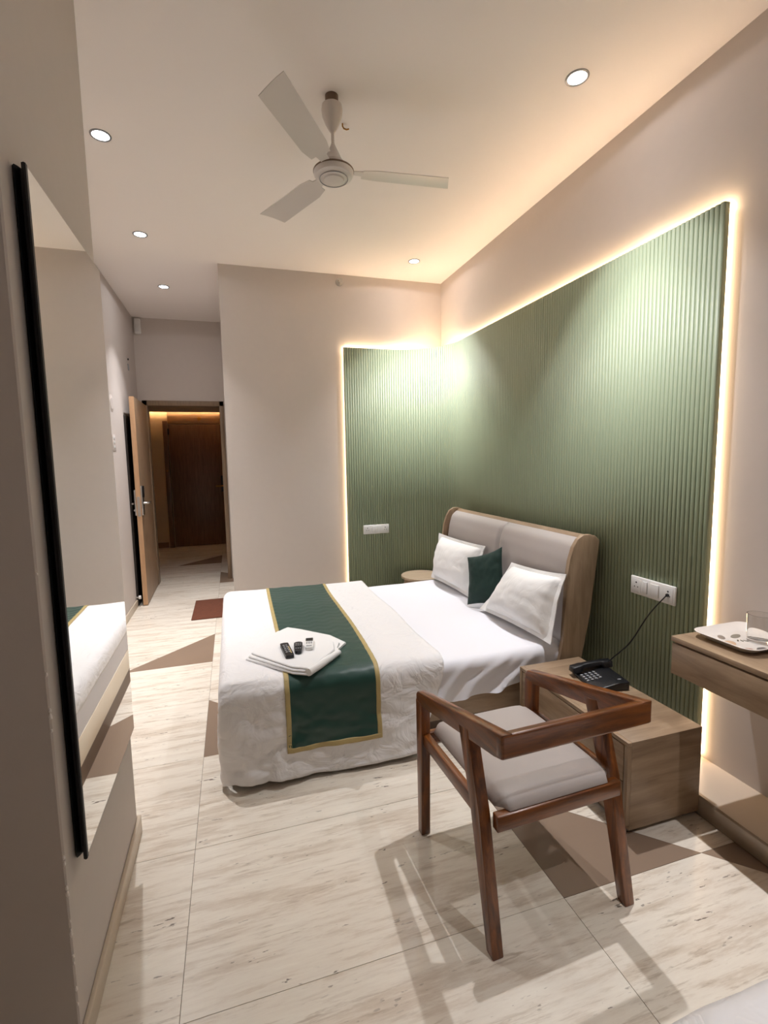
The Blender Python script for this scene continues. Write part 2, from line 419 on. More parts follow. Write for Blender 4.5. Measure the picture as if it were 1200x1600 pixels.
# ------------------------------------------------------------------ hall beyond the entrance
struct(box('wall_hall_far', -2.6, 0.6, YF, YF+T, 0, 2.8, M_hallw))
struct(box('wall_hall_left', -2.6, -2.5, YD+T, YF, 0, 2.8, M_hallw))
struct(box('wall_hall_right', 0.5, 0.6, YD+T, YF, 0, 2.8, M_hallw))
struct(box('ceiling_hall', -2.6, 0.6, YD+T, YF-0.16, ZH, ZH+0.05, plain('hall ceiling', srgb(190, 176, 160), 0.9)))
struct(box('ceiling_cove', -2.6, 0.6, YD+T, YF+T, 2.75, 2.8, M_ceil))
struct(box('baseboard_hall', -2.5, -1.10, YF-0.015, YF, 0, 0.09, plain('hall skirting', srgb(120, 90, 66), 0.4)))
led = tag(box('cove_light_strip', -2.4, 0.4, YF-0.19, YF-0.175, ZH+0.052, ZH+0.066, emit('cove warm', (1.0, 0.76, 0.46), 95.0)), 'warm light strip hidden in the hall ceiling cove above the far door', 'light strip')

# door across the hall
d3 = thing('door_3', 'dark brown wood door closed across the hall', None, (-0.56, YF-0.03, 0), kind='structure')
fw = 0.075
for nm, x0, x1, z0, z1 in (('door_jamb', -1.075, -1.0, 0, 2.16), ('door_jamb', -0.06, 0.015, 0, 2.16)):
    box(nm, x0, x1, YF-0.07, YF, z0, z1, M_doorw, d3, 0.004)
box('transom', -1.0, -0.06, YF-0.03, YF, 2.115, 2.32, wood('transom veneer', srgb(130, 92, 58), srgb(160, 118, 78), 'x', scale=1.6), d3, 0.003)
leaf = box('door_leaf', -0.985, -0.065, YF-0.05, YF-0.01, 0.01, 2.10, M_doorw, d3, 0.003)
box('hinge', -1.002, -0.984, YF-0.075, YF-0.05, 1.93, 2.03, M_dark, d3)
lk = box('door_lock', -0.185, -0.125, YF-0.07, YF-0.05, 0.94, 1.22, M_black, leaf, 0.004)
tube('door_handle', [(-0.155, YF-0.07, 1.04), (-0.155, YF-0.10, 1.04), (-0.27, YF-0.10, 1.04)], 0.011, M_brass, leaf)
lathe('room_number_disc', [(0.0, 0), (0.03, 0), (0.03, 0.008), (0, 0.008)], 0, 0, M_brass, d3)
o = bpy.data.objects['room_number_disc']; o.location = (-0.49, YF-0.038, 2.20); o.rotation_euler = (PI/2, 0, 0)

# entrance door: frame, open leaf, lock
d1 = thing('door_1', 'pale wood entrance door standing open against the corridor wall', None, (-0.92, YD, 0), kind='structure')
for x0, x1 in ((-0.958, -0.905), (-0.105, -0.056)):
    box('door_jamb', x0, x1, YD-0.012, YD+T+0.01, 0, 2.192, M_jamb, d1, 0.003)
box('door_head', -0.958, -0.056, YD-0.012, YD+T+0.01, 2.135, 2.192, M_jamb, d1, 0.003)
ang = math.radians(2.0)
def leafpt(y, x):   # y from the hinge towards the viewer, x away from wall
    return (-0.912 + x + (-0.01)*0 + y*math.sin(ang)*0.6, 6.195-y)
def leafpoly(y0, y1, x0, x1): return [leafpt(y0, x0), leafpt(y0, x1), leafpt(y1, x1), leafpt(y1, x0)]
lf = prism('door_leaf', leafpoly(0, 0.868, -0.045, 0.0), 'z', 0.008, 2.128, M_leafw, d1)
prism('edge_band', leafpoly(0.868, 0.874, -0.0452, 0.0002), 'z', 0.008, 2.128, M_edge, lf)
prism('lock_faceplate', leafpoly(0.874, 0.877, -0.036, -0.008), 'z', 0.93, 1.13, M_chrome, lf)
prism('lock_escutcheon', leafpoly(0.76, 0.872, 0.0, 0.016), 'z', 0.94, 1.24, M_chrome, lf, 0.004)
prism('card_reader', leafpoly(0.75, 0.86, 0.016, 0.022), 'z', 1.12, 1.235, M_black, lf, 0.004)
prism('lock_escutcheon', leafpoly(0.76, 0.872, -0.061, -0.045), 'z', 0.94, 1.20, M_chrome, lf, 0.004)
a = leafpt(0.80, 0.016); c = leafpt(0.80, 0.06); e = leafpt(0.69, 0.06)
tube('door_handle', [(*a, 1.06), (*c, 1.06), (*e, 1.06)], 0.010, M_chrome, lf)
a = leafpt(0.80, -0.061); c = leafpt(0.80, -0.075); e = leafpt(0.86, -0.08)
tube('door_handle', [(*a, 1.06), (*c, 1.06), (*e, 1.06)], 0.010, M_chrome, lf)
tube('deadbolt_turn', [(*leafpt(0.83, -0.061), 0.99), (*leafpt(0.83, -0.075), 0.99)], 0.014, M_chrome, lf)

# flat dark panel on the corridor's left wall, behind the open leaf
d2 = thing('dark_panel', 'flat dark panel on the corridor wall behind the open leaf', None, (XL, 5.72, 0), kind='structure')
box('door_leaf', XL, XL+0.02, 5.34, 6.12, 0, 1.95, M_dkpanel, d2, 0.003)  # single dark slab on the wall face
st = thing('door_stop', 'small white round door stop low behind the open entrance door', 'door stop', (XL, 5.30, 0.10))
tube('stem', [(XL, 5.30, 0.10), (XL+0.03, 5.30, 0.10)], 0.008, M_chrome, st, 10)
tube('bumper', [(XL+0.03, 5.30, 0.10), (XL+0.05, 5.30, 0.10)], 0.018, M_white, st, 14)

# ------------------------------------------------------------------ fluted green panel with warm light behind
PB, PT = 0.10, 2.478
panel = thing('fluted_wall_panel', 'sage green fluted wall panel curving round the corner behind the bed', 'wall panel', (1.95, 1.55, PB))
XF, YFp, RAD = 1.952, 4.353, 0.48         # crest planes and corner radius
cxp, cyp = XF-RAD, YFp-RAD
def path(s):
    """front surface point, inward normal (towards the room) at arc length s"""
    L1 = cyp-1.552; L2 = RAD*PI/2
    if s < L1: return (XF, 1.552+s), (-1, 0)
    if s < L1+L2:
        a = (s-L1)/RAD; return (cxp+RAD*math.cos(a), cyp+RAD*math.sin(a)), (-math.cos(a), -math.sin(a))
    return (cxp-(s-L1-L2), YFp), (0, -1)
LT = (cyp-1.552)+RAD*PI/2+(cxp-1.025)
NF = 156; pitch = LT/NF
# backing board: a swept slab
def swept(bm, d0, d1, z0, z1, s0=0.0, s1=None, n=60):
    s1 = LT if s1 is None else s1
    ss = sorted(set([s0+(s1-s0)*k/n for k in range(n+1)])); prev = None; first = None
    for s in ss:
        (x, y), (nx, ny) = path(s)
        A = (x-nx*d0, y-ny*d0); B = (x-nx*d1, y-ny*d1)
        ring = [bm.verts.new((*A, z0)), bm.verts.new((*B, z0)), bm.verts.new((*B, z1)), bm.verts.new((*A, z1))]
        if prev:
            for k in range(4): bm.faces.new((prev[k], ring[k], ring[(k+1) % 4], prev[(k+1) % 4]))
        else: bm.faces.new(ring)
        prev = ring
    bm.faces.new(prev[::-1])
bm = bmesh.new(); swept(bm, 0.009, 0.030, PB, PT)
from_bm('backing_board', bm, M_green, panel)
# one flute, shared
bm = bmesh.new(); prof = []
hw = pitch/2-0.0004
for k in range(9):
    a = PI*k/8; prof.append((-hw*math.cos(a), 0.0092*math.sin(a)**0.8))
A = [bm.verts.new((p[0], p[1], 0)) for p in prof]; Bv = [bm.verts.new((p[0], p[1], PT-PB)) for p in prof]
for k in range(8):
    f = bm.faces.new((A[k], A[k+1], Bv[k+1], Bv[k])); f.smooth = True
bm.faces.new(A[::-1]); bm.faces.new(Bv)
bm.faces.new((A[-1], A[0], Bv[0], Bv[-1]))
bmesh.ops.recalc_face_normals(bm, faces=bm.faces)
fme = bpy.data.meshes.new('flute'); bm.to_mesh(fme); bm.free(); fme.materials.append(M_green)
for k in range(NF):
    (x, y), (nx, ny) = path(pitch*(k+0.5))
    link('flute', fme, None, panel, (x-nx*0.0092, y-ny*0.0092, PB), rot=(0, 0, math.atan2(ny, nx)-PI/2))
# warm strips in the gap between panel and wall
led = thing('led_light_strip', 'warm white light strip glowing round the edge of the green panel', 'light strip', (1.99, 1.56, PB))
bm = bmesh.new(); swept(bm, 0.033, 0.047, PT-0.022, PT-0.008, 0.012, LT-0.012); from_bm('top_strip', bm, M_led, led)
box('side_strip', XF+0.032, XR-0.002, 1.560, 1.572, PB, PT-0.024, M_led2, led)
box('side_strip', 1.033, 1.045, YFp+0.032, YB-0.002, PB, PT-0.024, M_led2, led)

# ------------------------------------------------------------------ ceiling downlights
ring_bm = bmesh.new(); add_lathe(ring_bm, [(0.0405, 0.0), (0.0405, -0.004), (0.049, -0.004), (0.050, -0.001), (0.050, 0.0)], 0, 0, 36)
for f in ring_bm.faces: f.smooth = True
bmesh.ops.recalc_face_normals(ring_bm, faces=ring_bm.faces)
ring_me = bpy.data.meshes.new('trim_ring'); ring_bm.to_mesh(ring_me); ring_bm.free(); ring_me.materials.append(M_ring)
len_bm = bmesh.new(); add_lathe(len_bm, [(0.0, -0.0016), (0.041, -0.0016), (0.041, -0.0002), (0, -0.0002)], 0, 0, 36)
bmesh.ops.recalc_face_normals(len_bm, faces=len_bm.faces)
len_me = bpy.data.meshes.new('lens'); len_bm.to_mesh(len_me); len_bm.free(); len_me.materials.append(M_lens)
def beam_profile(l):
    # photometric curve of a recessed reflector lamp: full to 25 degrees, cut off near 38, faint spill beyond
    l.use_nodes = True; nt = l.node_tree; em = nt.nodes['Emission']
    tc = nt.nodes.new('ShaderNodeTexCoord'); sp = nt.nodes.new('ShaderNodeSeparateXYZ'); ab = nt.nodes.new('ShaderNodeMath'); ab.operation = 'ABSOLUTE'
    cr = nt.nodes.new('ShaderNodeValToRGB'); el = cr.color_ramp.elements
    el[0].position = 0.08; el[0].color = (0.015,)*3+(1,); el[1].position = 1.0; el[1].color = (1, 1, 1, 1)
    for p, v in ((0.50, 0.020), (0.755, 0.030), (0.785, 0.08), (0.812, 0.155), (0.866, 0.26), (0.94, 0.66), (0.975, 0.92)):
        x = el.new(p); x.color = (v, v, v, 1)
    nt.links.new(tc.outputs['Normal'], sp.inputs[0]); nt.links.new(sp.outputs['Z'], ab.inputs[0]); nt.links.new(ab.outputs[0], cr.inputs[0]); nt.links.new(cr.outputs[0], em.inputs['Strength'])
DL = [(1.539, 1.934, 'round downlight in the ceiling above the chair, nearest the green wall'),
      (-0.551, 2.884, 'round ceiling downlight nearest the mirror'),
      (-0.552, 3.996, 'round ceiling downlight just before the corridor'),
      (-0.530, 5.091, 'round ceiling downlight inside the corridor before the entrance door'),
      (1.562, 3.966, 'round ceiling downlight near the corner above the curved panel'),
      (1.539, -0.10, 'round ceiling downlight over the desk, behind the viewer')]
for x, y, lab in DL:
    t = thing('ceiling_downlight', lab, 'downlight', (x, y, ZC), group='recessed ceiling downlights')
    link('trim_ring', ring_me, None, t, (0, 0, 0), local=True); link('lens', len_me, None, t, (0, 0, 0), local=True)
    l = bpy.data.lights.new('downlight_beam', 'SPOT'); l.energy = SPOT_W; l.color = SPOT_COL
    l.spot_size = math.radians(170); l.spot_blend = 0.1; l.shadow_soft_size = 0.02; beam_profile(l)
    lo = bpy.data.objects.new('downlight_beam', l); COL.objects.link(lo); lo.location = (0, 0, -0.012); lo.parent = t

# ------------------------------------------------------------------ wall and ceiling fittings
t = thing('ceiling_fan', 'white three-blade ceiling fan hanging over the foot of the bed', 'fan', (0.520, 2.322, ZC))
F = (0.520, 2.322)
lathe('hanger_bracket', [(0, 3.123), (0.03, 3.123), (0.03, 3.075), (0, 3.075)], *F, M_fanring, t)
lathe('top_canopy', [(0.0, 3.083), (0.034, 3.086), (0.046, 3.080), (0.049, 3.06), (0.045, 3.035), (0.033, 3.005), (0.018, 2.977), (0.0085, 2.965), (0, 2.965)], *F, M_fan, t)
lathe('down_rod', [(0, 2.97), (0.0075, 2.97), (0.0075, 2.90), (0, 2.90)], *F, M_fan, t, 16)
lathe('bottom_canopy', [(0, 2.92), (0.008, 2.92), (0.014, 2.905), (0.030, 2.872), (0.044, 2.842), (0.050, 2.838), (0.050, 2.815), (0, 2.815)], *F, M_fan, t)
lathe('motor', [(0, 2.818), (0.05, 2.818), (0.086, 2.806), (0.092, 2.798), (0.092, 2.786), (0.085, 2.776), (0.070, 2.772), (0.066, 2.768), (0.050, 2.764), (0.046, 2.758), (0.02, 2.754), (0, 2.753)], *F, M_fan, t, 48)
lathe('motor_ring', [(0.0925, 2.803), (0.0945, 2.800), (0.0945, 2.797), (0.0925, 2.795)], *F, M_fanring, t, 48, close=True)
lathe('accent_ring', [(0.0645, 2.7675), (0.0665, 2.766), (0.0655, 2.764), (0.0635, 2.766)], *F, M_ring, t, 48, close=True)
for k, adeg in enumerate((-6, 114, 234)):
    a = math.radians(adeg); ca, sa = math.cos(a), math.sin(a)
    bm = bmesh.new(); rows = []
    for r, w, off in ((0.135, 0.045, 0.0), (0.20, 0.058, 0.0), (0.35, 0.060, 0.004), (0.50, 0.063, 0.008), (0.560, 0.064, 0.010)):
        rw = []
        for q in (-1, -0.5, 0, 0.5, 1):
            u = q*w+off; rr = r + (0.020*q if r > 0.55 else 0)
            z = 2.797 + u*0.17 + 0.004*(1-q*q)
            rw.append((F[0]+rr*ca-u*sa, F[1]+rr*sa+u*ca, z))
        rows.append(rw)
    top = [[bm.verts.new((p[0], p[1], p[2]+0.0015)) for p in r] for r in rows]; bot = [[bm.verts.new((p[0], p[1], p[2]-0.0015)) for p in r] for r in rows]
    for i in range(4):
        for j in range(4):
            bm.faces.new((top[i][j], top[i+1][j], top[i+1][j+1], top[i][j+1])); bm.faces.new((bot[i][j+1], bot[i+1][j+1], bot[i+1][j], bot[i][j]))
        bm.faces.new((top[i][0], bot[i][0], bot[i+1][0], top[i+1][0])); bm.faces.new((top[i+1][4], bot[i+1][4], bot[i][4], top[i][4]))
    for i in (0, 4):
        for j in range(4): bm.faces.new((top[i][j], top[i][j+1], bot[i][j+1], bot[i][j]))
    bl = from_bm('blade', bm, M_fan, t, smooth=True, angle=40)
    bm = bmesh.new(); pts = []
    for r, w in ((0.075, 0.018), (0.12, 0.022), (0.17, 0.034)):
        for q in (-1, 1): pts.append((r, q*w))
    vs = [bm.verts.new((F[0]+r*ca-u*sa, F[1]+r*sa+u*ca, 2.803+u*0.15)) for r, u in pts]; vb = [bm.verts.new(v.co+Vector((0, 0, -0.004))) for v in vs]
    for A_ in (vs, vb):
        bm.faces.new((A_[0], A_[2], A_[3], A_[1])); bm.faces.new((A_[2], A_[4], A_[5], A_[3]))
    for p, q in ((0, 2), (2, 4), (4, 5), (5, 3), (3, 1), (1, 0)): bm.faces.new((vs[p], vs[q], vb[q], vb[p]))
    from_bm('blade_bracket', bm, M_fan, bl)

t = thing('ceiling_hook', 'tiny brass hook screwed into the ceiling behind the fan rod', 'hook', (0.608, 2.486, ZC))
tube('hook', [(0.608, 2.486, ZC), (0.608, 2.486, ZC-0.012), (0.614, 2.486, ZC-0.022), (0.628, 2.486, ZC-0.025), (0.640, 2.486, ZC-0.020)], 0.0035, M_brass, t)

t = thing('fire_sprinkler', 'small chrome sprinkler head high on the back wall', 'sprinkler', (1.011, YB, 3.05))
bm = bmesh.new(); add_lathe(bm, [(0, 0), (0.034, 0), (0.030, 0.008), (0.012, 0.012), (0.010, 0.03), (0, 0.03)], 0, 0, 28)
bmesh.ops.rotate(bm, verts=bm.verts, cent=(0, 0, 0), matrix=Matrix.Rotation(PI/2, 3, 'X')); bmesh.ops.translate(bm, verts=bm.verts, vec=(1.011, YB, 3.055))
from_bm('escutcheon', bm, M_chrome, t, smooth=True, angle=35)
for sx in (-1, 1): tube('yoke_arm', [(1.011+sx*0.010, YB-0.028, 3.055), (1.011+sx*0.016, YB-0.04, 3.055), (1.011+sx*0.006, YB-0.055, 3.055)], 0.003, M_brass, t)
tube('bulb', [(1.011, YB-0.028, 3.055), (1.011, YB-0.054, 3.055)], 0.0035, plain('red bulb', srgb(150, 50, 40), 0.2), t)
bm = bmesh.new(); add_box(bm, 0.994, 1.028, YB-0.059, YB-0.056, 3.038, 3.072); from_bm('deflector', bm, M_chrome, t)

t = thing('motion_sensor', 'white rounded motion sensor in the upper corridor corner', 'sensor', (-0.948, YD, 2.94))
box('body', -0.982, -0.914, YD-0.045, YD, 2.935, 3.105, M_white, t, 0.014, seg=3)
box('lens_window', -0.970, -0.926, YD-0.049, YD-0.044, 2.955, 3.04, M_switch, t, 0.003)

t = thing('wall_bracket', 'small dark bracket with loose screw high on the corridor wall', 'bracket', (XL, 5.77, 2.45))
box('plate', XL, XL+0.008, 5.745, 5.795, 2.455, 2.52, M_grey, t, 0.002)
tube('screw', [(XL, 5.77, 2.57), (XL+0.012, 5.77, 2.57)], 0.01, M_dark, t)
t = thing('ventilation_cover', 'faint white round cover upper of two fittings on the corridor wall', 'wall fitting', (XL, 4.87, 1.94))
for r, d in ((0.078, 0.002), (0.055, 0.004)):
    bm = bmesh.new(); add_lathe(bm, [(0, 0), (r, 0), (r*0.96, d), (0, d)], 0, 0, 32)
    bmesh.ops.rotate(bm, verts=bm.verts, cent=(0, 0, 0), matrix=Matrix.Rotation(PI/2, 3, 'Y')); bmesh.ops.translate(bm, verts=bm.verts, vec=(XL, 4.87, 2.01))
    from_bm('cover_disc', bm, M_wall, t, smooth=True, angle=35)
t = thing('corridor_switch_plate', 'white switch plate lower of two fittings on the corridor wall', 'switch plate', (XL, 4.85, 1.58))
box('plate', XL, XL+0.004, 4.79, 4.91, 1.585, 1.73, M_wall, t, 0.0015)
for zz in (1.62, 1.66, 1.70): box('rocker', XL+0.004, XL+0.006, 4.83, 4.87, zz-0.012, zz+0.012, M_switch, t, 0.001)

# switch boards on the green panel
def board_right():
    t = thing('switch_board', 'white power switch board on the green panel beside the desk with a cord plugged in', 'switch board', (1.94, 1.81, 0.76), group='power switch boards')
    x = XF
    box('plate', x-0.012, x, 1.680, 1.940, 0.763, 0.855, M_white, t, 0.005)
    xs = x-0.012
    for y0, y1 in ((1.875, 1.930), (1.69, 1.745)):
        m = box('socket_module', xs-0.0015, xs, y0, y1, 0.775, 0.843, M_switch, t, 0.001)
        yc = (y0+y1)/2
        for dy, dz, r in ((0, 0.016, 0.0045), (-0.010, -0.006, 0.0032), (0.010, -0.006, 0.0032)):
            tube('pin_hole', [(xs-0.0019, yc+dy, 0.809+dz), (xs-0.001, yc+dy, 0.809+dz)], r, M_dark, m, 10)
    box('rocker_switch', xs-0.006, xs, 1.835, 1.860, 0.778, 0.840, M_switch, t, 0.002)
    box('rocker_switch', xs-0.005, xs, 1.768, 1.818, 0.778, 0.840, M_switch, t, 0.002)
    return t
board_right()
t = thing('switch_board', 'white power switch board on the panel beyond the bed', 'switch board', (1.297, 4.34, 0.75), group='power switch boards')
ys = YFp-0.012
box('plate', 1.170, 1.425, ys, YFp, 0.756, 0.843, M_white, t, 0.005)
for x0, x1 in ((1.180, 1.240), (1.355, 1.415)):
    m = box('socket_module', x0, x1, ys-0.0015, ys, 0.768, 0.831, M_switch, t, 0.001); xc = (x0+x1)/2
    for dx, dz, r in ((0, 0.015, 0.0045), (-0.010, -0.006, 0.0032), (0.010, -0.006, 0.0032)):
        tube('pin_hole', [(xc+dx, ys-0.0019, 0.80+dz), (xc+dx, ys-0.001, 0.80+dz)], r, M_dark, m, 10)
box('rocker_switch', 1.255, 1.295, ys-0.005, ys, 0.770, 0.829, M_switch, t, 0.002)
box('rocker_switch', 1.303, 1.343, ys-0.005, ys, 0.770, 0.829, M_switch, t, 0.002)

# ------------------------------------------------------------------ mirror on the column
t = thing('wall_mirror', 'tall mirror with black side profile on the column by the left edge', 'mirror', (XC, 1.56, 0.48))
box('backing', XC, XC+0.024, 1.305, 1.900, 0.488, 2.126, M_dark, t)
box('mirror_glass', XC+0.0245, XC+0.0305, 1.2935, 1.903, 0.485, 2.128, M_mirror, t)
prof = [(XC, 1.316), (XC+0.001, 1.300), (XC+0.006, 1.293), (XC+0.011, 1.299), (XC+0.015, 1.309), (XC+0.020, 1.304), (XC+0.023, 1.284), (XC+0.029, 1.280), (XC+0.032, 1.283), (XC+0.032, 1.293), (XC+0.024, 1.316)]
prism('side_profile', prof, 'z', 0.483, 2.130, M_blackm, t)

# ------------------------------------------------------------------ bed
BX0, BX1, BY0, BY1 = -0.08, 1.70, 2.145, 3.715
bed = thing('double_bed', 'wooden double bed with grey padded headboard against the green panel', 'bed', (0.85, 2.92, 0))
box('side_rail', -0.06, 1.64, 2.168, 2.190, 0.12, 0.30, M_oak['x'], bed, 0.002)
box('side_rail', -0.06, 1.64, 3.675, 3.697, 0.12, 0.30, M_oak['x'], bed, 0.002)
tag(box('foot_panel', -0.084, -0.062, 2.160, 3.705, 0.118, 0.246, M_cream, bed, 0.003), 'cream foot panel')  # coloured paler than the oak side rails
box('base_platform', -0.06, 1.64, 2.190, 3.675, 0.16, 0.245, M_plinth, bed)
box('plinth', -0.070, 1.60, 2.235, 3.63, 0.0, 0.118, M_plinth, bed)
box('bed_leg', -0.080, -0.045, 2.172, 2.207, 0.0, 0.12, M_dark, bed)
# mattress with its fitted sheet, wrinkled along the near side
mp = []
for k in range(9): mp.append((BY0+0.006*math.sin(PI*k/8)-0.0, 0.252+0.13*k/8))
for k in range(1, 7):
    a = PI/2*k/6; mp.append((BY0+0.05-0.05*math.cos(a), 0.385+0.05*math.sin(a)))
for k in range(1, 40): mp.append((BY0+0.05+(BY1-BY0-0.10)*k/39, 0.435+0.006*math.sin(PI*k/39)))
for k in range(1, 7):
    a = PI/2*k/6; mp.append((BY1-0.05+0.05*math.sin(a), 0.385+0.05*math.cos(a)))
for k in range(1, 6): mp.append((BY1, 0.385-0.133*k/5))
bm = bmesh.new(); rings = []; NX = 130
for i in range(NX+1):
    x = BX0+(BX1-BX0)*i/NX; ring = []
    for (y, z) in mp:
        p = Vector((x, y, z))
        if y < BY0+0.03:
            e = min(1, (0.44-z)/0.12)
            dg = math.sin((x*1.0-z*1.35)*34+2.2*noise.noise((x*3, z*3, 1.0)))
            dg2 = math.sin((x*1.0-z*1.7)*61+3*noise.noise((x*4, z*2, 4.0)))
            p.y -= e*(0.015*max(0, dg)**1.6+0.006*dg2*max(0, noise.noise((x*2.5, 3, 0))+0.4)+0.004*noise.noise((x*9, z*9, 2)))
            if z < 0.29: p.z += (0.018*math.sin(x*9.0+1.0)+0.010*math.sin(x*23))*(0.29-z)/0.04 - 0.010
        else: p.z += 0.0025*noise.noise((x*5, y*5, 0.3))
        # sheet dips a little and lifts near the headboard
        if z > 0.38: p.z += 0.012*max(0, (x-1.3)/0.4)
        ring.append(bm.verts.new(p))
    rings.append(ring)
for A_, B_ in zip(rings[:-1], rings[1:]):
    for k in range(len(mp)-1): bm.faces.new((A_[k], B_[k], B_[k+1], A_[k+1]))
    bm.faces.new((A_[-1], B_[-1], B_[0], A_[0]))
bm.faces.new(rings[0]); bm.faces.new(rings[-1][::-1])
tag(from_bm('mattress', bm, M_sheet, bed, smooth=True, angle=60), 'mattress in a white fitted sheet with diagonal creases')
# headboard
HF = [(1.615, 0.0), (1.650, 0.32), (1.679, 0.475), (1.690, 0.70), (1.696, 0.82), (1.709, 0.91), (1.730, 0.98), (1.758, 1.023), (1.795, 1.044), (1.835, 1.045), (1.872, 1.034), (1.899, 1.008)]
HB = [(1.890, 0.95), (1.847, 0.60), (1.788, 0.30), (1.735, 0.0)]
hb = prism('headboard', [(x+0.062, z) for x, z in HF[:7]]+[(1.825, 1.020), (1.842, 1.036), (1.872, 1.030), (1.897, 1.004)]+[(x-0.004, z) for x, z in HB], 'y', 2.140, 3.700, M_oak['y'], bed)
prism('side_panel', HF+HB, 'y', 2.118, 2.143, M_oak['z'], hb, 0.003)
prism('side_panel', HF+HB, 'y', 3.697, 3.722, M_oak['z'], hb, 0.003)
def hfx(z):
    for (x0, z0), (x1, z1) in zip(HF[:-1], HF[1:]):
        if z0 <= z <= z1: return x0+(x1-x0)*(z-z0)/(z1-z0)
    return HF[-1][0]
def cushion_pad(y0, y1):
    def fn(u, v):
        y = y0+(y1-y0)*u; z = 0.36+(1.018-0.36)*v
        e = min(1, min(u, 1-u)*(y1-y0)/0.03); e2 = min(1, (1-v)*0.668/0.05)
        d = math.sqrt(max(0, 1-(1-e)**2))*math.sqrt(max(0, 1-(1-e2)**2))
        x = hfx(z)+0.064-0.030*d
        return (x, y, z)
    return grid_mesh('padded_cushion', 40, 40, fn, M_uphol, hb)
cushion_pad(2.144, 2.893); cushion_pad(2.895, 3.696)

# duvet: profile across the bed, from the far hem over the top to the near hem
ZT = 0.468
prof = []
def seg(p, q, n):
    for k in range(n): prof.append((p[0]+(q[0]-p[0])*k/n, p[1]+(q[1]-p[1])*k/n))
seg((3.772, 0.16), (3.762, ZT-0.055), 10)
for k in range(8):
    a = PI/2*k/8; prof.append((3.762-0.055+0.055*math.cos(a), ZT-0.055+0.055*math.sin(a)))
seg((3.707, ZT), (2.185, ZT), 60)
for k in range(8):
    a = PI/2*k/8; prof.append((2.185-0.065*math.sin(a), ZT-0.065+0.065*math.cos(a)))
seg((2.120, ZT-0.065), (2.092, 0.075), 30); prof.append((2.086, 0.035))
cum = [0.0]
for p, q in zip(prof[:-1], prof[1:]): cum.append(cum[-1]+math.hypot(q[0]-p[0], q[1]-p[1]))
TL = cum[-1]
def pt(t):
    t = min(max(t, 0), TL)
    lo, hi = 0, len(cum)-1
    while hi-lo > 1:
        m_ = (lo+hi)//2
        if cum[m_] <= t: lo = m_
        else: hi = m_
    f = (t-cum[lo])/(cum[hi]-cum[lo]); p, q = prof[lo], prof[hi]
    dy, dz = q[0]-p[0], q[1]-p[1]; l = math.hypot(dy, dz)
    return p[0]+dy*f, p[1]+dz*f, dz/l*-1*-1, -dy/l*1.0, l   # normal (ny, nz) outward
T_NEAR = TL-0.43                   # roughly where the near drop starts
def duvet_pt(x, t, off=0.0, foot=0.0):
    """x along the bed, t along the profile, off along the outward normal, foot = drop over the foot edge"""
    y, z, ny_, nz_, _ = pt(t)
    n = Vector((0, ny_, nz_)); n = Vector((0, -abs(ny_) if y < 2.9 else abs(ny_), abs(nz_)))
    fd = max(0.0, (t-T_NEAR)/(TL-T_NEAR))
    d = 0.006*noise.noise((x*2.3, y*2.0, z*2.0)) + 0.003*noise.noise((x*8, y*8, z*8))
    if fd > 0.02:
        w = min(1, fd*2.0)
        d += w*(0.018*noise.noise((x*3.2+5, 0, z*1.1)) + 0.010*noise.noise((x*9, 2.0, z*5)) + 0.007*noise.noise((x*9+z*14, 5.0, z*22-x*4)))
        cz = max(0, 1-abs(x-0.05)/0.35)
        d += w*cz*0.030*(noise.turbulence((x*9, z*10, 3.0), 3, False)-0.4)
        d += 0.010*fd*math.sin(x*11+0.6)
        z += fd*fd*(0.012*math.sin(x*5.2+2.2)-0.004)
    if x < 0.25 and fd <= 0.0: d += 0.012*(0.25-x)/0.3
    p = Vector((x, y, z)) + n*(d+off)
    p.z -= foot
    p.z = max(p.z, 0.010)
    return p
XA = -0.092
def duvet_fn(u, v):
    t = v*TL; fd = max(0.0, (t-T_NEAR)/(TL-T_NEAR))
    xe = 0.972-0.16*fd**1.4+0.006*math.sin(t*7)
    arc = 0.11
    s = u*(xe-XA+arc)
    if s < arc:                                   # over the foot edge
        r = 0.045; k = (arc-s)
        if k < r*PI/2: a = k/r; x = XA+r-r*math.sin(a); dr = r-r*math.cos(a)
        else: x = XA-0.004*noise.noise((t*6, 1, 0)); dr = r+(k-r*PI/2)
        dr *= (1-0.8*fd)
        dr += 0.012*noise.noise((t*4, 0, 7))*k/arc
        p = duvet_pt(x+0.0, t, 0, dr)
        if fd > 0.0:
            p.y += 0.055*(k/arc)**2*min(1, fd*3)
            p.x -= 0.012*math.sin(fd*PI)+0.012*fd*noise.noise((fd*6, 0, 1))
        return p
    return duvet_pt(XA+s-arc+0.045*max(0, 1-(s-arc)/0.3), t)
du = grid_mesh('duvet', 110, 190, duvet_fn, M_linen, None, solid=0.014)
tag(du, 'white duvet spread over the foot half of the bed, hanging to the floor', 'duvet')

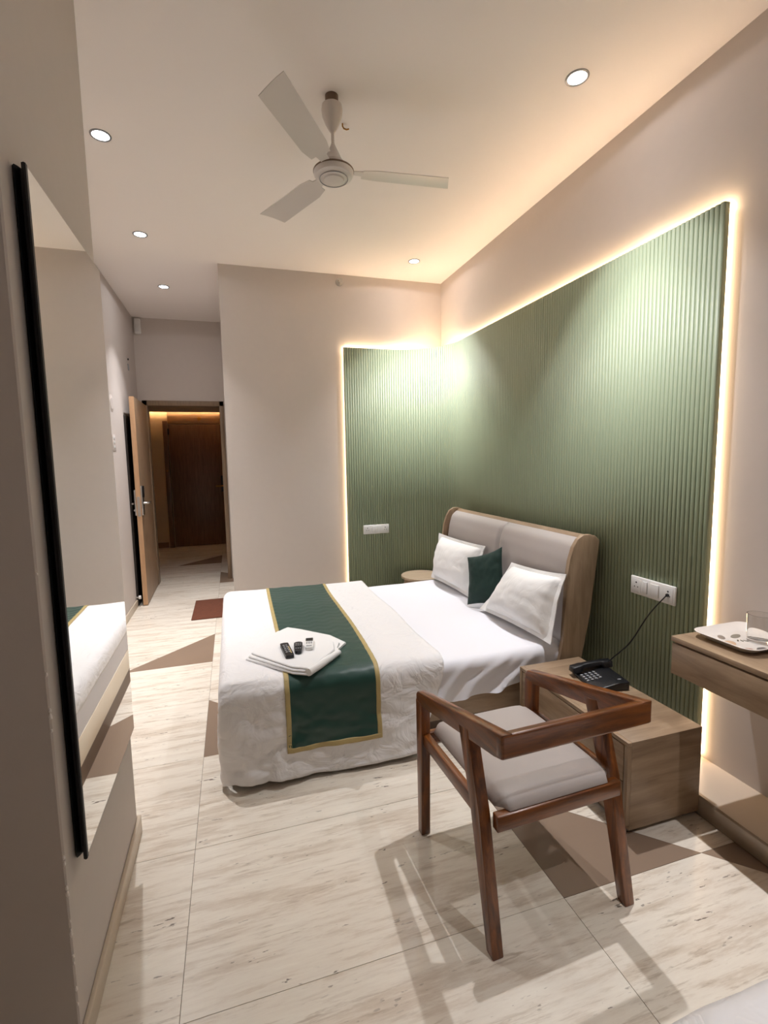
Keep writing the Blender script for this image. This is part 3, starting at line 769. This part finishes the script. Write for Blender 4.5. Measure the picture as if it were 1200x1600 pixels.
# runner
t_of = lambda zz: TL-(zz-0.035)/(0.40)*0.40
def run_edges(t):
    y = pt(t)[0]; k = min(1, max(0, (y-2.12)/1.6))
    w = 0.010*math.sin(y*3.1)
    return 0.181+0.035*k+w*0.5, 0.630+0.052*k+w
TR0, TR1 = 0.10, t_of(0.150)
BW = 0.022
def band(fu0, fu1, t0, t1, off):
    def fn(u, v):
        t = t0+(t1-t0)*v; a_, b_ = run_edges(t); x = fu0(a_, b_)+(fu1(a_, b_)-fu0(a_, b_))*u
        rip = 0.0008*math.sin(t*95+1.3*math.sin(x*60))
        return duvet_pt(x, t, off+rip)
    return fn
rn = grid_mesh('bed_runner', 60, 260, band(lambda a, b: a+BW*0.3, lambda a, b: b-BW*0.3, TR0, TR1-BW*0.3, 0.013), M_runner, None, solid=0.006)
tag(rn, 'dark green quilted bed runner with gold border across the duvet', 'bed runner')
for nm, f0, f1, ta, tb, nu, nv in (('gold_border', lambda a, b: a, lambda a, b: a+BW, TR0, TR1, 4, 200), ('gold_border', lambda a, b: b-BW, lambda a, b: b, TR0, TR1, 4, 200), ('gold_border', lambda a, b: a, lambda a, b: b, TR1-BW, TR1, 60, 4)):
    grid_mesh(nm, nu, nv, band(f0, f1, ta, tb, 0.0155), M_gold, rn, solid=0.004)

# ------------------------------------------------------------------ pillows
def pillow(name, label, cat, BL, BR, TR, TL_, front, back, mat, flange=0.13, seed=1, group=None, pinch=0.05, wr=0.006):
    BL, BR, TR, TL_ = map(Vector, (BL, BR, TR, TL_))
    nrm = ((BR-BL).cross(TL_-BL)).normalized()
    if nrm.x > 0: nrm = -nrm
    bm = bmesh.new(); N = 34
    def at(u, v, side):
        uu, vv = u*2-1, v*2-1
        # edges bow inwards between the corners
        pu = 1-pinch*(1-vv*vv); pv = 1-pinch*(1-uu*uu)
        a_ = 0.5+uu*pu/2; b_ = 0.5+vv*pv/2
        p = BL*(1-a_)*(1-b_)+BR*a_*(1-b_)+TR*a_*b_+TL_*(1-a_)*b_
        m = 1-flange
        ku, kv = min(1, abs(uu)/m), min(1, abs(vv)/m)
        h = ((1-ku**2.6)*(1-kv**2.6))**0.52
        w = wr*noise.noise((uu*2.2+seed, vv*2.2, seed*3.1)) + wr*0.7*noise.noise((uu*5+seed, vv*5, 2.0+seed)) + wr*0.6*math.sin((uu*1.0+vv*1.6)*9+seed)*(abs(uu)**3)
        d = (front*h+w*min(1, 0.3+h) if side > 0 else -back*h-0.002)
        d += 0.010*noise.noise((uu*1.5, vv*1.5, seed+9.0))*(1-h)
        if flange > 0.05 and side > 0: d -= 0.004*math.exp(-((max(abs(uu), abs(vv))-m)/0.025)**2)
        return p+nrm*d+nrm*(0.0025 if side > 0 else 0)
    F_ = [[bm.verts.new(at(i/N, j/N, 1)) for j in range(N+1)] for i in range(N+1)]
    B_ = [[bm.verts.new(at(i/N, j/N, -1)) for j in range(N+1)] for i in range(N+1)]
    for i in range(N):
        for j in range(N):
            bm.faces.new((F_[i][j], F_[i+1][j], F_[i+1][j+1], F_[i][j+1])); bm.faces.new((B_[i][j+1], B_[i+1][j+1], B_[i+1][j], B_[i][j]))
    for i in range(N):
        bm.faces.new((F_[i][0], B_[i][0], B_[i+1][0], F_[i+1][0])); bm.faces.new((F_[i+1][N], B_[i+1][N], B_[i][N], F_[i][N]))
        bm.faces.new((F_[0][i+1], B_[0][i+1], B_[0][i], F_[0][i])); bm.faces.new((F_[N][i], B_[N][i], B_[N][i+1], F_[N][i+1]))
    return tag(from_bm(name, bm, mat, None, smooth=True, angle=70), label, cat, group)
pillow('pillow', 'white flanged pillow leaning on the headboard, nearer the chair', 'pillow', (1.540, 2.775, 0.466), (1.585, 2.100, 0.468), (1.680, 2.105, 0.842), (1.69, 2.640, 0.795), 0.10, 0.03, M_pill, seed=2, group='white bed pillows')
pillow('pillow', 'white flanged pillow leaning on the headboard, farther from the chair', 'pillow', (1.585, 3.690, 0.458), (1.600, 3.050, 0.460), (1.70, 2.985, 0.840), (1.675, 3.735, 0.828), 0.10, 0.03, M_pill, seed=5, group='white bed pillows')
pillow('cushion', 'dark green velvet cushion between the two white pillows', 'cushion', (1.505, 2.895, 0.462), (1.690, 2.700, 0.490), (1.700, 2.775, 0.872), (1.540, 2.955, 0.778), 0.050, 0.03, M_velvet, flange=0.01, seed=3, pinch=0.09, wr=0.007)

# ------------------------------------------------------------------ towel and remotes
def slab(bm, poly, z0, z1, rr=0.006):
    add_prism(bm, poly, 'z', z0, z1, bevel=rr, seg=3)
low = [(0.020, 2.385), (0.110, 2.57), (0.228, 2.735), (0.272, 2.772), (0.330, 2.715), (0.485, 2.560), (0.545, 2.425), (0.478, 2.352), (0.480, 2.292), (0.302, 2.108), (0.225, 2.150), (0.10, 2.30)]
tw = thing('folded_towel', 'white folded towel lying on the runner under three remotes', 'towel', (0.28, 2.42, 0.487))
def towel_layer(nm, poly, z0, z1, ofs):
    bm = bmesh.new(); slab(bm, [(x+ofs[0], y+ofs[1]) for x, y in poly], z0, z1)
    return from_bm(nm, bm, M_towel, tw, smooth=True, angle=50)
towel_layer('bottom_fold', low, 0.487, 0.499, (0, 0))
towel_layer('middle_fold', [(0.035, 2.385), (0.115, 2.565), (0.205, 2.690), (0.250, 2.700), (0.49, 2.49), (0.505, 2.40), (0.470, 2.345), (0.482, 2.300), (0.300, 2.115), (0.225, 2.155)], 0.499, 0.511, (0, 0))
towel_layer('top_fold', [(0.05, 2.395), (0.215, 2.665), (0.44, 2.500), (0.470, 2.40), (0.455, 2.30), (0.298, 2.122), (0.225, 2.165)], 0.511, 0.522, (0, 0))
tube('rolled_edge', [(0.292, 2.112, 0.506), (0.36, 2.178, 0.506), (0.42, 2.238, 0.506), (0.478, 2.295, 0.504)], [0.018, 0.019, 0.017, 0.012], M_towel, tw, 14)

def remote(name, label, c, ang_, L, w, h, mat, taper=1.0, rnd=0.3):
    t = thing(name, label, 'remote', (c[0], c[1], 0.5225), math.radians(ang_), group='remote controls on the towel')
    poly = []
    for k in range(36):
        a = 2*PI*k/36; e = rnd
        cx_ = math.copysign(abs(math.cos(a))**e, math.cos(a)); sy_ = math.copysign(abs(math.sin(a))**e, math.sin(a))
        wd = w/2*(taper+(1-taper)*(sy_+1)/2)
        poly.append((cx_*wd, sy_*L/2))
    prism('body', poly, 'z', 0, h, mat, t, bevel=0.003, local=True)
    return t
r = remote('remote_control', 'slim black flat remote with grey keys, leftmost on the towel', (0.221, 2.340), 4, 0.175, 0.042, 0.016, M_black, rnd=0.18)
for i in range(5):
    for j in range(2): box('key', -0.012+j*0.014, -0.003+j*0.014, 0.045-i*0.022, 0.055-i*0.022, 0.016, 0.0175, M_grey, r, local=True)
box('screen_stripe', 0.010, 0.015, -0.06, 0.03, 0.016, 0.0172, M_gold, r, local=True)
r = remote('remote_control', 'black rounded remote with small keys, middle of the three', (0.279, 2.352), -8, 0.125, 0.048, 0.018, M_black, taper=0.72, rnd=0.5)
for i in range(4):
    for j in range(3): box('key', -0.014+j*0.011, -0.007+j*0.011, 0.030-i*0.020, 0.038-i*0.020, 0.018, 0.0195, M_grey if i != 2 else M_dark, r, local=True)
r = remote('remote_control', 'white remote with dark screen, rightmost on the towel', (0.340, 2.385), -10, 0.135, 0.046, 0.018, M_white, taper=0.85, rnd=0.35)
box('screen', -0.0185, 0.0185, 0.018, 0.058, 0.018, 0.0194, M_black, r, 0.001, local=True)
for j in range(3): box('key', -0.015+j*0.011, -0.008+j*0.011, -0.018, 0.006, 0.018, 0.0195, M_grey, r, local=True)
box('key', -0.014, 0.014, -0.052, -0.040, 0.018, 0.0192, M_grey, r, local=True)

# ------------------------------------------------------------------ chair
ch = thing('armchair', 'walnut wooden armchair with grey padded seat facing the bed', 'chair', (0.922, 1.404, 0), math.radians(2.2))
HWd = 0.268
def arm_top(y): return 0.577+(0.268-y)*(0.722-0.577)/(0.268+0.313)
for s in (-1, 1):
    xo, xi = s*HWd, s*(HWd-0.036); x0, x1 = min(xo, xi), max(xo, xi)
    # arm rail
    prism('arm_rail', [(0.268, arm_top(0.268)-0.012), (0.256, arm_top(0.256)), (-0.313, arm_top(-0.313)), (-0.313, 0.650), (-0.275, 0.640), (0.215, arm_top(0.215)-0.052), (0.268, arm_top(0.268)-0.052)], 'x', x0, x1, M_teak['y'], ch, 0.004, local=True)
    # front leg, nearly upright
    lx0, lx1 = (s*(HWd+0.001), s*(HWd-0.037)); lx0, lx1 = min(lx0, lx1), max(lx0, lx1)
    prism('leg', [(0.270, 0.545), (0.216, 0.545), (0.224, 0.0), (0.258, 0.0)], 'x', lx0, lx1, M_teak['z'], ch, 0.004, local=True)
    # rear leg, raked
    prism('leg', [(-0.070, 0.625), (-0.130, 0.640), (-0.200, 0.40), (-0.280, 0.0), (-0.243, 0.0), (-0.148, 0.40)], 'x', lx0, lx1, M_teak['z'], ch, 0.004, local=True)
    sx = s*(HWd-0.008); sx2 = s*(HWd-0.034)
    box('seat_rail', min(sx, sx2), max(sx, sx2), -0.180, 0.235, 0.374, 0.422, M_teak['y'], ch, 0.003, local=True)
prism('back_rail', [(-0.315, 0.648), (-0.315, 0.722), (-0.279, 0.713), (-0.279, 0.640)], 'x', -HWd, HWd, M_teak['x'], ch, 0.009, local=True, seg=3)
box('seat_rail', -HWd+0.036, HWd-0.036, -0.243, -0.213, 0.368, 0.418, M_teak['x'], ch, 0.004, local=True)
box('seat_rail', -HWd+0.034, HWd-0.034, 0.222, 0.248, 0.374, 0.420, M_teak['x'], ch, 0.004, local=True)
bm = bmesh.new(); N = 26; cush = []
def cpt(u, v, top):
    a_, b_ = u*2-1, v*2-1
    w = 0.217; x = a_*w; y = 0.010+b_*0.245
    h = ((1-abs(a_)**7)*(1-abs(b_)**7))**0.4
    k = 0.045 ; # rounded corners
    rr = max(0, abs(a_)-0.85)*max(0, abs(b_)-0.85)/0.0225
    x -= math.copysign(0.022*rr, a_); y -= math.copysign(0.022*rr, b_)
    return (x, y, 0.422+0.037*h+0.006*(1-a_*a_)*(1-b_*b_) if top else 0.420)
Ft = [[bm.verts.new(cpt(i/N, j/N, True)) for j in range(N+1)] for i in range(N+1)]; Fb = [[bm.verts.new(cpt(i/N, j/N, False)) for j in range(N+1)] for i in range(N+1)]
for i in range(N):
    for j in range(N):
        bm.faces.new((Ft[i][j], Ft[i+1][j], Ft[i+1][j+1], Ft[i][j+1])); bm.faces.new((Fb[i][j+1], Fb[i+1][j+1], Fb[i+1][j], Fb[i][j]))
    bm.faces.new((Ft[i][0], Fb[i][0], Fb[i+1][0], Ft[i+1][0])); bm.faces.new((Ft[i+1][N], Fb[i+1][N], Fb[i][N], Ft[i][N]))
    bm.faces.new((Ft[0][i+1], Fb[0][i+1], Fb[0][i], Ft[0][i])); bm.faces.new((Ft[N][i], Fb[N][i], Fb[N][i+1], Ft[N][i+1]))
from_bm('seat_cushion', bm, M_seat, ch, local=True, smooth=True, angle=60)

# ------------------------------------------------------------------ bedside cabinet (near) with phone
CX0, CX1, CY0, CY1, CH = 1.388, 1.755, 1.369, 2.085, 0.384
cb = thing('bedside_cabinet', 'greige oak bedside cabinet with two drawers between chair and desk', 'cabinet', (1.57, 1.73, 0))
box('body', CX0+0.0185, CX1, CY0, CY1, 0.022, CH, M_oak['x'], cb, 0.0015)
box('plinth', CX0+0.03, CX1-0.02, CY0+0.012, CY1-0.012, 0.010, 0.0215, M_plinth, cb)
box('front_frame', CX0, CX0+0.018, CY0, CY0+0.018, 0.045, CH-0.0165, M_oak['z'], cb, 0.001)
box('front_frame', CX0, CX0+0.018, CY0, CY1, CH-0.016, CH, M_oak['y'], cb, 0.001)
box('front_frame', CX0, CX0+0.018, CY1-0.018, CY1, 0.045, CH-0.0165, M_oak['z'], cb, 0.001)
box('drawer', CX0+0.001, CX0+0.018, CY0+0.0225, CY1-0.0225, 0.217, CH-0.021, M_oak['y'], cb, 0.0015)
box('drawer', CX0+0.001, CX0+0.018, CY0+0.0225, CY1-0.0225, 0.048, 0.2125, M_oak['y'], cb, 0.0015)
for fx in (CX0+0.035, CX1-0.05):
    for fy in (CY0+0.03, CY1-0.03): box('foot', fx-0.012, fx+0.012, fy-0.012, fy+0.012, 0, 0.0225, M_chrome, cb)

ph = thing('desk_phone', 'black corded desk telephone on the bedside cabinet', 'telephone', (1.650, 1.815, CH), math.radians(-10))
prism('base', [(-0.085, 0.0), (0.085, 0.0), (0.085, 0.042), (0.03, 0.039), (-0.085, 0.015)], 'y', -0.105, 0.105, M_black, ph, 0.006, local=True)
bm = bmesh.new(); rows = []
N = 18
for k in range(N+1):
    u = k/N; x = -0.105+0.205*u; arch = 0.018*math.sin(PI*u)
    endw = 1.0 if (u < 0.24 or u > 0.76) else 0.72
    w = 0.024*endw; z0 = 0.022+0.022*u; lo = z0+(0.016 if 0.24 < u < 0.76 else 0.0); hi = z0+0.027+arch*0.5
    rows.append([bm.verts.new((x, 0.072-w, lo)), bm.verts.new((x, 0.072+w, lo)), bm.verts.new((x, 0.072+w*0.8, hi)), bm.verts.new((x, 0.072-w*0.8, hi))])
for A_, B_ in zip(rows[:-1], rows[1:]):
    for k in range(4): bm.faces.new((A_[k], B_[k], B_[(k+1) % 4], A_[(k+1) % 4]))
bm.faces.new(rows[0]); bm.faces.new(rows[-1][::-1])
bmesh.ops.bevel(bm, geom=[e for e in bm.edges], offset=0.002, segments=1, affect='EDGES')
from_bm('handset', bm, M_black, ph, local=True, smooth=True, angle=45)
for i in range(4):
    for j in range(4):
        kx = -0.072+j*0.020; ky = -0.025+i*0.019; kz = 0.0155+(kx+0.085)*0.024/0.115
        box('key', kx-0.006, kx+0.006, ky-0.005, ky+0.005, kz, kz+0.006, M_grey, ph, local=True)
box('brand_mark', 0.045, 0.062, -0.075, -0.069, 0.0395, 0.0425, M_grey, ph, local=True)
# cord from the phone to the wall socket
P0 = Vector((1.715, 1.868, CH+0.040)); P3 = Vector((XF-0.020, 1.718, 0.808)); pts = []
for k in range(25):
    u = k/24; p = P0.lerp(P3, u); p.z -= 0.012*math.sin(PI*u)-0.010*math.sin(3*PI*u)*(1-u); p.y -= 0.012*math.sin(PI*u*2); p.x += 0.01*math.sin(PI*u)
    pts.append(p)
tube('cord', pts, 0.0028, M_black, ph, 6)
tube('plug', [P3, P3+Vector((0.008, 0, 0.0))], 0.008, M_black, ph, 10)

# round bedside table beyond the bed
rt = thing('round_side_table', 'round pale wood bedside table beyond the bed by the curved panel', 'side table', (1.645, 4.075, 0))
lathe('table_top', [(0, 0.365), (0.183, 0.365), (0.187, 0.369), (0.187, 0.384), (0.183, 0.388), (0, 0.388)], 1.645, 4.075, wood('pale oak top', srgb(176, 154, 128), srgb(204, 184, 158), 'x', scale=1.2), rt, 48)
lathe('drum_body', [(0, 0.03), (0.160, 0.03), (0.160, 0.365), (0, 0.365)], 1.645, 4.075, M_oak['z'], rt, 48)
lathe('plinth', [(0, 0), (0.145, 0), (0.145, 0.03), (0, 0.03)], 1.645, 4.075, M_plinth, rt, 40)

# ------------------------------------------------------------------ wall desk with tray and glass
DX, DY1, DZ = 1.625, 1.416, 0.760
dk = thing('wall_desk', 'greige oak floating desk with drawer on the right wall', 'desk', (1.81, 0.75, 0.61))
box('desk_top', DX, XR, 0.0, DY1, DZ-0.020, DZ, M_oak['y'], dk, 0.0015)
box('carcass', DX+0.022, XR, 0.0, DY1-0.004, 0.610, DZ-0.022, M_oak['y'], dk)
box('drawer_front', DX+0.004, DX+0.022, 0.75, DY1-0.002, 0.608, DZ-0.028, M_oak['y'], dk, 0.0015)
box('drawer_front', DX+0.004, DX+0.022, 0.002, 0.746, 0.608, DZ-0.028, M_oak['y'], dk, 0.0015)

TX0, TX1, TY0, TY1 = 1.686, 1.972, 1.155, 1.396
tr = thing('serving_tray', 'white printed serving tray with leaf and stone pattern on the desk', 'tray', ((TX0+TX1)/2, (TY0+TY1)/2, DZ))
def rrect(x0, x1, y0, y1, r, n=6):
    o_ = []
    for cx_, cy_, a0 in ((x1-r, y1-r, 0), (x0+r, y1-r, 90), (x0+r, y0+r, 180), (x1-r, y0+r, 270)):
        for k in range(n+1):
            a = math.radians(a0+90*k/n); o_.append((cx_+r*math.cos(a), cy_+r*math.sin(a)))
    return o_
bm = bmesh.new(); layers = []
for ins, z in ((0.034, DZ), (0.006, DZ+0.024), (0.0, DZ+0.027), (0.003, DZ+0.0285), (0.036, DZ+0.005)):
    layers.append([bm.verts.new((x, y, z)) for x, y in rrect(TX0+ins, TX1-ins, TY0+ins, TY1-ins, 0.048-ins*0.5)])
n = len(layers[0])
for A_, B_ in zip(layers[:-1], layers[1:]):
    for k in range(n): bm.faces.new((A_[k], A_[(k+1) % n], B_[(k+1) % n], B_[k]))
bm.faces.new(layers[0]); bm.faces.new(layers[-1][::-1])
from_bm('tray_body', bm, M_tray, tr, smooth=True, angle=40)
def stone(nm, cx_, cy_, a_, b_, ang_, col):
    ca, sa = math.cos(ang_), math.sin(ang_); poly = []
    for k in range(18):
        u = 2*PI*k/18; x, y = a_*math.cos(u), b_*math.sin(u); poly.append((cx_+x*ca-y*sa, cy_+x*sa+y*ca))
    prism(nm, poly, 'z', DZ+0.0051, DZ+0.0057, plain('print '+nm+str(cx_), col, 0.3), tr)
stone('printed_stone', 1.745, 1.275, 0.030, 0.020, 0.5, srgb(196, 166, 138))
stone('printed_stone', 1.745, 1.205, 0.026, 0.019, 0.3, srgb(168, 132, 116))
stone('printed_stone', 1.800, 1.195, 0.026, 0.017, 0.2, srgb(110, 104, 100))
stone('printed_stone', 1.775, 1.330, 0.022, 0.012, 0.9, srgb(130, 120, 112))
stone('printed_stone', 1.835, 1.320, 0.030, 0.013, 0.3, srgb(134, 128, 116))
for k in range(6):
    stone('printed_leaf', 1.800+0.012*k, 1.285-0.006*k, 0.010, 0.003, 0.7+0.5*k, srgb(96, 90, 74))
gl = thing('glass_tumbler', 'clear glass tumbler standing on the printed tray', 'glass', (1.868, 1.258, DZ+0.006))
lathe('tumbler', [(0, 0), (0.036, 0), (0.0375, 0.003), (0.041, 0.102), (0.0385, 0.102), (0.0352, 0.010), (0, 0.008)], 0, 0, M_glass, gl, 40, local=True)

# ------------------------------------------------------------------ door mat
dm = thing('door_mat', 'reddish brown pile door mat on the floor beyond the bed foot', 'door mat', (-0.235, 4.98, 0))
box('mat_body', -0.428, -0.045, 4.655, 5.300, 0.0, 0.010, M_doormat, dm, 0.004)

# ------------------------------------------------------------------ second bed, only its white corner in view
b2 = thing('single_bed', 'second bed with white quilt, bottom right corner of the picture', 'bed', (0.95, -0.4, 0))
box('base', 0.50, 1.52, -1.38, 0.545, 0.02, 0.26, M_oak['x'], b2, 0.003)
def quilt(u, v):
    x = 0.46+1.10*u; y = -1.408+2.01*v
    ex = min(u, 1-u)*1.10; ey = min(v, 1-v)*2.01; e = min(ex, ey)
    z = 0.475-0.055*max(0, 1-e/0.05)**2 + 0.006*noise.noise((x*7, y*7, 0))+0.004*noise.noise((x*18, y*18, 3))
    if e < 0.004: z = 0.24
    return (x, y, z)
grid_mesh('quilt', 70, 110, quilt, M_linen, b2, solid=0.012)
box('mattress', 0.49, 1.53, -1.38, 0.56, 0.262, 0.44, M_sheet, b2, 0.03)
